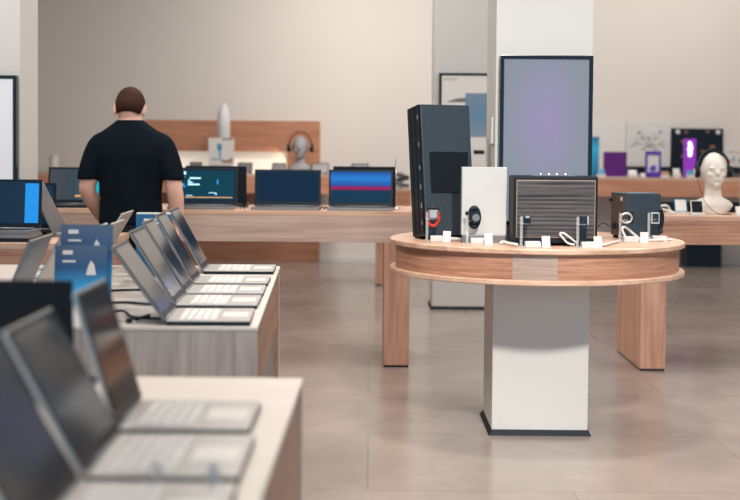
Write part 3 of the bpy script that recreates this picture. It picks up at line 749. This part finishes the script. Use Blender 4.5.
t = thing('water_bottle', 'tall pale bottle standing on the printed box at the back', 'bottle', (-1.668, 14.78, 1.437))
bm = B(); lathe(bm, [(.066, 0), (.074, .01), (.074, .20), (.070, .27), (.060, .31), (.042, .345), (.034, .355), (.034, .385), (.02, .39)], n=24); obj('body', bm, M['pale'], t, smooth=True)
bm = B(); lathe(bm, [(.0735, .06), (.0735, .13)], n=24); sub_label(obj('label_band', bm, M['silver'], t), 'grey band')
t = thing('printed_box', 'white printed box under the pale bottle at the back', 'box', (-1.70, 14.78, 1.03))
bxo('carton', (-.13, -.09, .10), (.145, .09, .406), M['card'], t); bxo('foot', (-.12, -.08, 0), (.13, .08, .10), M['silver'], t)
for lo, hi in (((-.03, -.092, .27), (.02, -.089, .34)), ((-.01, -.092, .19), (.01, -.089, .27)), ((-.10, -.092, .16), (.03, -.089, .172))): bxo('teal_print', lo, hi, M['teal'], t, bev=0)
for lo, hi in (((.03, -.092, .385), (.14, -.089, .40)), ((.02, -.092, .13), (.14, -.089, .155)), ((.11, -.092, .16), (.143, -.089, .18))): bxo('red_print', lo, hi, M['bronze'], t, bev=0)
def tablet(label, x, z=1.03, w=.15, m='darksilver', y=14.68, lean=-35, h=.15, fr='black'):
    t = thing('tablet', label, 'tablet', (x, y, z), 0, 'tablets on stands along the left far counter')
    bxo('stand_foot', (-.04, -.03, 0), (.04, .07, .012), M['white'], t)
    mm = Matrix.Translation((0, 0, .010)) @ Matrix.Rotation(RAD(lean), 4, 'X')
    bm = B(); lohi(bm, (-w/2, 0, 0), (w/2, .010, h), .003, mm); f = obj('case', bm, M[fr], t)
    bm = B(); lohi(bm, (-w/2+.012, -.0015, .012), (w/2-.012, .001, h-.014), 0, mm); obj('tablet_screen', bm, M[m], f)
for lab, x, w in (('tablet on a stand left of the printed box', -1.98, .14), ('tablet on a stand right of the printed box', -1.42, .17), ('tablet on a stand just left of the grey bust', -1.035, .16),
                  ('tablet on a stand at the right shoulder of the grey bust', -.57, .20)):
    tablet(lab, x, 1.03, w)
t_ = tablet('dark tablet on the short far table behind the red-banded laptop', -.10, .945, .17, y=12.75, h=.24, lean=-20)
t = thing('device_stack', 'untidy stack of grey tablets on the short far table beside the tower speaker', 'devices', (.30, 12.78, .945))
for k, (a, z) in enumerate(((8, .03), (-10, .075), (14, .12))):
    mm = Matrix.Translation((0, 0, z)) @ Matrix.Rotation(RAD(a), 4, 'Y') @ Matrix.Rotation(RAD(-12), 4, 'X')
    bm = B(); lohi(bm, (-.085, -.06, 0), (.085, .06, .012), .003, mm); obj('tablet_body', bm, M['darksilver' if k != 1 else 'black'], t)
bxo('rack', (-.03, .02, 0), (.03, .05, .16), M['silver'], t)
o = None
t = thing('white_canister', 'small white canister on the far counter above the teal-glow laptop', 'canister', (-3.60, 14.8, 1.03))
bm = B(); lathe(bm, [(.05, 0), (.053, .01), (.052, .185), (.045, .195)], n=20); obj('body', bm, M['white'], t, smooth=True)
bm = B(); lathe(bm, [(.035, .195), (.035, .205)], n=20); obj('lid', bm, M['silver'], t)

# far right wall
o = bxo('wall_board', (0, 0, 0), (.40, .03, .64), M['card'], bev=.003, loc=(2.595, 15.265, 1.05)); tag(o, 'blank white board on the far wall right of the lavender screen', 'board')
t = thing('wall_board', 'pale board with dark branch-like drawing on the far wall', 'board', (3.0, 15.265, 1.15))
bxo('board', (0, 0, 0), (.52, .03, .52), M['whitepaint'], t)
bm = B(); rnd = random.Random(3)
def twig(p, a, l, r, dep):
    q = (p[0]+l*math.cos(a), -.004, p[2]+l*math.sin(a))
    if not (.03 < q[0] < .49 and .1 < q[2] < .45): return
    tube(bm, [p, q], [r, r*.75], 6)
    if dep:
        for s in (-.55, .1, .6): twig(q, a+s+rnd.uniform(-.2, .2), l*rnd.uniform(.6, .85), r*.8, dep-1)
for a, l in ((.2, .12), (.95, .10), (1.65, .07), (2.25, .10), (2.9, .13), (-.5, .06), (3.6, .06)): twig((.27, -.004, .24), a, l, .006, 1)
for x, z in ((.15, .40), (.40, .41), (.27, .33), (.30, .26)): ellipsoid(bm, (x, -.006, z), (.022, .006, .022))
obj('drawing', bm, M['faintink'], t)
o = bxo('wall_rail', (0, 0, 0), (2.0, .10, .07), M['black'], bev=.002, loc=(3.02, 15.18, 1.08)); tag(o, 'black rail along the far wall above the right counter', 'rail')
t = thing('wall_board', 'black board with bronze marks on the far wall behind the purple light column', 'board', (3.525, 15.23, 1.155))
bxo('board', (0, 0, 0), (.605, .05, .445), M['black'], t)
for x in (.07, .54):
    bm = B(); tube(bm, [(x, -.001, .405), (x, -.012, .405)], .026, 16); obj('corner_disc', bm, M['card'], t)
bm = B()
for x, z, r in ((.13, .29, .022), (.13, .12, .022), (.48, .23, .028), (.42, .41, .02), (.17, .40, .02), (.36, .18, .02)): ellipsoid(bm, (x, -.001, z), (r*1.2, .004, r*.8))
obj('marks', bm, M['bronze'], t)
t = thing('wall_poster', 'white poster with small coloured marks on the far wall beside the cream bust', 'poster', (4.145, 15.27, 1.155))
bxo('sheet', (0, 0, 0), (.30, .02, .245), M['card'], t, bev=.001)
for m, rs in (('red', ((.06, .04, .085, .09), (.16, .16, .175, .18))), ('ink', ((.05, .17, .14, .18), (.03, .08, .05, .11), (.18, .05, .20, .10))), ('teal', ((.11, .06, .13, .12),))):
    bm = B()
    for a, b, c, d in rs: lohi(bm, (a, -.003, b), (c, .001, d))
    obj('poster_print', bm, M[m], t)
def upright(name, label, cat, x0, x1, z1, m, y=14.75, d=.03, z0=1.03, g=None):
    t = thing(name, label, cat, ((x0+x1)/2, y, z0), 0, g); w = x1-x0
    bxo('panel', (-w/2, -d/2, .008), (w/2, d/2, z1-z0), m, t); bxo('foot', (-w/2, -.05, 0), (w/2, .05, .008), M['silver'], t)
    return t
upright('info_card', 'azure blue card standing against the lavender screen\'s right edge', 'card', 2.44, 2.592, 1.487, M['bluesheet'])
upright('info_card', 'solid purple square card standing on the right far counter', 'card', 2.645, 2.907, 1.318, M['purple'])
t = thing('picture_stand', 'violet-framed white picture stand before the branch drawing', 'stand', (3.205, 14.74, 1.03))
bm = B()
for lo, hi in (((-.088, -.02, 0), (-.066, .02, .30)), ((.066, -.02, 0), (.088, .02, .30)), ((-.066, -.02, .265), (.066, .02, .30)), ((-.066, -.02, 0), (.066, .02, .05))): lohi(bm, lo, hi, .003)
obj('frame', bm, M['violet'], t); bxo('picture', (-.066, -.005, .05), (.066, .015, .265), M['card'], t, bev=0)
bm = B()
for x, z in ((-.01, .12), (.02, .10), (.0, .09), (.015, .13), (-.025, .10)): ellipsoid(bm, (x, -.006, z), (.018, .003, .015))
obj('picture_print', bm, M['violet'], t)
bm = B(); box(bm, (.0, -.05, .036), (.12, .06, .07), .02); obj('front_box', bm, M['violet'], t)
t = thing('light_column', 'upright purple light column with a white glowing emblem on the far counter', 'sign', (3.628, 14.78, 1.03))
bxo('tower', (-.066, -.03, 0), (.066, .03, .445), M['purplelit'], t, bev=.006)
bm = B(); pts = [(-.028, .25), (.0, .235), (.022, .27), (.018, .31), (.03, .335), (.022, .37), (.012, .375), (.014, .405), (-.01, .418), (-.03, .405), (-.022, .36), (-.034, .32), (-.024, .29)]
f0 = [bm.verts.new((x, -.034, z)) for x, z in pts]; f1 = [bm.verts.new((x, -.029, z)) for x, z in pts]
bm.faces.new(f0); bm.faces.new(list(reversed(f1)))
for i in range(len(pts)): bm.faces.new((f0[i], f0[(i+1) % len(pts)], f1[(i+1) % len(pts)], f1[i]))
obj('emblem', bm, M['litwhite'], t)
GD = 'little devices along the right far counter'
def gadget(label, x, w, h, m, y=14.64, m2='white'):
    t = thing('display_gadget', label, 'device', (x, y, 1.03), 0, GD)
    bxo('holder', (-w/2, -.03, 0), (w/2, .03, h*.4), M[m2], t, bev=.008)
    mm = Matrix.Translation((0, 0, h*.4)) @ Matrix.Rotation(RAD(-25), 4, 'X')
    bm = B(); lohi(bm, (-w*.42, -.01, -.01), (w*.42, .012, h*.6), .006, mm); obj('device', bm, M[m], t)
gadget('teal-topped device left of the purple square card', 2.60, .10, .095, 'teal')
gadget('grey device right of the purple square card', 2.955, .12, .09, 'darksilver')
gadget('brown-topped device right of the violet picture stand', 3.32, .10, .075, 'caramel')
gadget('white device left of the purple light column', 3.45, .09, .11, 'white')
gadget('bright blue device at the foot of the purple light column', 3.60, .10, .09, 'teal', 14.62)
gadget('small white device between the purple card and violet stand', 3.07, .07, .05, 'card')
gadget('small white device in front of the cream bust\'s ear, far counter', 3.78, .09, .06, 'card')

# ------------------------------------------------------------------ the man
PX, PY = -1.352, 7.35
man = thing('person', 'man in a black T-shirt with short brown hair seen from behind, head bowed', 'person', (PX, PY, 0))
HEADC = Vector((-.012, .035, 1.545)); HR = Matrix.Rotation(RAD(-24), 4, 'X') @ Matrix.Rotation(RAD(4), 4, 'Z')
bm = B()
# head (face looks along +y, bowed)
def hp(x, y, z): return HEADC + (HR @ Vector((x, y, z)))
def he(c, r): ellipsoid(bm, hp(*c), r, HR.to_3x3())
he((0, -.005, .015), (.079, .099, .098)); he((0, .035, -.045), (.062, .062, .075)); he((0, -.03, -.03), (.071, .07, .075))
tube(bm, [hp(0, .092, .012), hp(0, .113, -.022), hp(0, .108, -.032)], [.008, .014, .010], 8)
for sx in (-1, 1):
    he((sx*.030, .082, .016), (.017, .014, .010)); he((sx*.082, -.004, -.018), (.010, .019, .034)); he((sx*.088, -.012, -.008), (.006, .012, .024)); he((sx*.035, .068, -.022), (.024, .024, .02))
he((0, .092, -.060), (.025, .012, .006)); he((0, .090, -.071), (.020, .012, .007)); he((0, .083, -.098), (.022, .018, .016))
# neck, torso core
rings(bm, [[hp(p.x, p.y, p.z) for p in ellring((0, -.018), .062, .062, -.03)], ellring((-.006, .0), .066, .066, 1.475), ellring((0, -.01), .085, .075, 1.435), ellring((0, -.01), .12, .08, 1.39), ellring((0, 0), .175, .10, 1.28),
           ellring((0, 0), .160, .105, 1.10), ellring((0, 0), .165, .11, .93)])
# arms
S = {-1: [(-.13, 0, 1.345), (-.172, -.005, 1.335), (-.203, -.015, 1.27), (-.230, -.025, 1.15), (-.243, -.02, 1.085), (-.229, .02, 1.03), (-.203, .075, .965), (-.180, .12, .905), (-.168, .142, .88)],
     1: [(.13, 0, 1.345), (.175, -.005, 1.335), (.208, -.015, 1.27), (.238, -.025, 1.15), (.249, -.022, 1.085), (.253, .0, 1.03), (.252, .03, .96), (.248, .05, .90), (.246, .056, .875)]}
AR = [.040, .046, .050, .050, .046, .047, .042, .031, .028]
for sx in (-1, 1): tube(bm, smooth_path(S[sx], 4), [AR[min(i//4, 8)]*(1-(i % 4)/4)+AR[min(i//4+1, 8)]*(i % 4)/4 for i in range(33)], 16)
# hands
def hand(w, fwd, side, thumb, curl):
    """w wrist, fwd towards the fingers, side across the palm towards the thumb, curl = palm direction"""
    w, fwd, side, curl = Vector(w), Vector(fwd).normalized(), Vector(side).normalized(), Vector(curl).normalized()
    n = 12; rs = []
    for t_, a, b in ((-.02, .026, .022), (.015, .034, .018), (.05, .042, .016), (.085, .042, .014), (.095, .036, .010)):
        c = w+fwd*t_; rs.append([c+side*a*math.cos(2*PI*k/n)+curl*b*math.sin(2*PI*k/n) for k in range(n)])
    rings(bm, rs)
    for off, ln in ((.031, .070), (.011, .080), (-.010, .074), (-.030, .058)):
        b = w+fwd*.082+side*off
        p1 = b+fwd*ln*.42+curl*.006; p2 = p1+(fwd*.8+curl*.55).normalized()*ln*.32; p3 = p2+(fwd*.45+curl*.85).normalized()*ln*.26
        tube(bm, [b-fwd*.02, b, p1, p2, p3], [.010, .0105, .0095, .0085, .0065], 10)
    b = w+fwd*.025+side*.028; p1 = b+(fwd*.7+side*.75).normalized()*.035+curl*.008; p2 = p1+(fwd*.95+side*.15+curl*.2).normalized()*.032; p3 = p2+(fwd*.95-side*.1+curl*.3).normalized()*.024
    tube(bm, [b-fwd*.01, b, p1, p2, p3], [.014, .014, .0115, .0105, .008], 10)
hand((.246, .056, .872), (-.10, .05, -1), (-.55, .83, .1), 1, (-.83, -.5, 0))
hand((-.168, .142, .878), (.65, .45, -.45), (.3, .75, .6), 1, (.2, -.5, -.8))
skin = obj('body', bm, M['skin'], man, smooth=True); fuse(skin, .0055, 3)
# hair
bm = B()
n = 40
for_r = []
for i in range(9):
    th = PI*.5*i/8*1.02
    ring = []
    for k in range(n):
        a = 2*PI*k/n; front = math.sin(a)
        low = .105 if front > .35 else .132 + .034*min(1, (.35-front)/.8)     # hair reaches lower at the nape
        t_ = (i/8)
        ang = t_*(1.15 if front > .35 else 1.15+.72*min(1, (.35-front)/.9))
        x, y, z = .0815*math.sin(ang)*math.cos(a), .1015*math.sin(ang)*math.sin(a)-.005, .101*math.cos(ang)+.015
        g = 1.0 + .03*math.sin(ang) + .012
        if ang > PI/2:
            x = .0815*math.cos(a)*(1-.12*(ang-PI/2)/.5)*1.0; y = .1015*math.sin(a)*(1-.22*(ang-PI/2)/.5)-.005; z = .015-.095*(ang-PI/2)/.35
        ring.append(hp(x*g, (y+.005)*g-.005, z*1.03))
    for_r.append(ring)
inner = [[HEADC+(p-HEADC)*.93 for p in r] for r in reversed(for_r)]
rings(bm, for_r+inner, closed=False)
hair = obj('hair', bm, M['hair'], man, smooth=True)
# T-shirt
bm = B()
rings(bm, [ellring((0, .005), .182, .128, .885, p=2.3), ellring((0, .005), .178, .126, .95, p=2.3), ellring((0, .0), .172, .124, 1.04, p=2.3), ellring((0, -.004), .182, .126, 1.16, p=2.3), ellring((0, -.008), .205, .126, 1.27, p=2.3),
           ellring((0, -.008), .212, .115, 1.34, p=2.2), ellring((0, -.006), .186, .10, 1.395), ellring((-.003, -.006), .122, .085, 1.438), ellring((-.004, -.002), .080, .077, 1.470)])
for sx in (-1, 1):
    p = [Vector(q) for q in S[sx]]
    pts = smooth_path([p[0]+Vector((0, 0, .004)), p[1], p[2], p[3]+Vector((0, 0, .02)), p[3]+(p[3]-p[2])*.10], 4)
    rr = [.064, .064, .064, .065, .065, .066, .066, .066, .066, .066, .066, .066, .066, .066, .066, .066, .067]
    tube(bm, pts, rr, 18)
shirt = obj('t_shirt', bm, M['shirt'], man, smooth=True); fuse(shirt, .009, 4)
bm = B(); R0, R1 = ellring((-.004, -.001), .0745, .073, 1.466, 32), ellring((-.005, .001), .072, .071, 1.474, 32)
R2, R3 = ellring((-.004, -.001), .081, .0795, 1.462, 32), ellring((-.005, .001), .077, .076, 1.474, 32)
rings(bm, [R0, R1, R3, R2], closed=True); obj('collar', bm, M['shirt'], shirt, smooth=True)
# trousers and shoes
bm = B()
rings(bm, [ellring((0, .005), .168, .118, .96), ellring((0, .005), .176, .125, .86), ellring((0, 0), .172, .13, .80)])
for sx in (-1, 1):
    rings(bm, [ellring((sx*.088, 0), .09, .105, .84), ellring((sx*.095, 0), .085, .095, .70), ellring((sx*.10, .005), .068, .076, .50), ellring((sx*.105, -.005), .064, .072, .33), ellring((sx*.11, -.01), .058, .066, .06), ellring((sx*.11, -.01), .060, .068, .035)])
tr = obj('trousers', bm, M['denim'], man, smooth=True); fuse(tr, .010, 3)
for sx in (-1, 1):
    bm = B(); rings(bm, [[Vector((sx*.112+a*.9*math.cos(2*PI*k/20), .055+b*math.sin(2*PI*k/20)+o_, z)) for k in range(20)] for a, b, o_, z in ((.046, .135, 0, 0), (.052, .142, 0, .012), (.050, .138, 0, .035), (.044, .10, -.03, .07), (.040, .06, -.06, .10))])
    obj('shoe', bm, M['shoe'], man, smooth=True)

# ------------------------------------------------------------------ lights
def area(name, loc, target, size, power, col=(1, .945, .885), sy=None, spread=180):
    l = bpy.data.lights.new(name, 'AREA'); l.energy = power; l.color = col; l.size = size; l.spread = RAD(spread)
    if sy: l.shape = 'RECTANGLE'; l.size_y = sy
    o = bpy.data.objects.new(name, l); COL.objects.link(o); o.location = loc
    d = Vector(target)-Vector(loc); o.rotation_euler = d.to_track_quat('-Z', 'Y').to_euler()
    return o
area('track_light_key', (1.0, 1.4, 3.9), (.80, 5.9, .0), .3, 27, (1, .95, .885), spread=56)
area('track_light_table', (.75, 5.6, 4.2), (.85, 6.0, 0), .3, 55)
area('track_light_rear', (1.1, 8.0, 4.2), (.9, 6.4, 0), .3, 40)
area('ceiling_light_front', (-1.0, 2.9, 4.3), (-1.0, 2.9, 0), 1.6, 78)
area('ceiling_light_left', (-2.4, 6.2, 4.3), (-2.0, 6.9, 0), 1.4, 88)
area('ceiling_light_right', (3.6, 6.5, 4.3), (3.3, 7., 0), 1.4, 80)
area('ceiling_light_middle', (-.4, 10.2, 4.3), (-.4, 10.2, 0), 1.6, 75)
area('wall_washer_centre', (-.1, 12.6, 4.3), (-.4, 15.3, 1.7), .8, 58, spread=120)
area('wall_washer_right', (3.6, 12.6, 4.3), (3.6, 15.3, 1.5), .8, 112)
area('recess_strip', (-1.05, 15.16, 1.22), (-1.3, 15.25, 1.1), .25, .22, (1, .82, .5))
w = bpy.data.worlds.new('cool_fill'); sc.world = w; w.use_nodes = True  # bluish fill light added from the open side behind the camera
bg = w.node_tree.nodes['Background']; bg.inputs[0].default_value = (.50, .76, 1., 1); bg.inputs[1].default_value = 1.15

# ------------------------------------------------------------------ camera
cam = bpy.data.cameras.new('camera'); co = bpy.data.objects.new('camera', cam); COL.objects.link(co)
cam.sensor_width = 36; cam.lens = 1300/740*36
cam.shift_y = -55/740
co.matrix_world = Matrix.Translation((0, 0, 1.32)) @ Matrix.Rotation(RAD(88), 4, 'X') @ Matrix.Rotation(RAD(.5), 4, 'Z')
cam.dof.use_dof = True; cam.dof.focus_distance = 5.95; cam.dof.aperture_fstop = 2.4
sc.camera = co
sc.view_settings.view_transform = 'Standard'; sc.view_settings.look = 'None'; sc.view_settings.gamma = 1; sc.view_settings.exposure = .12
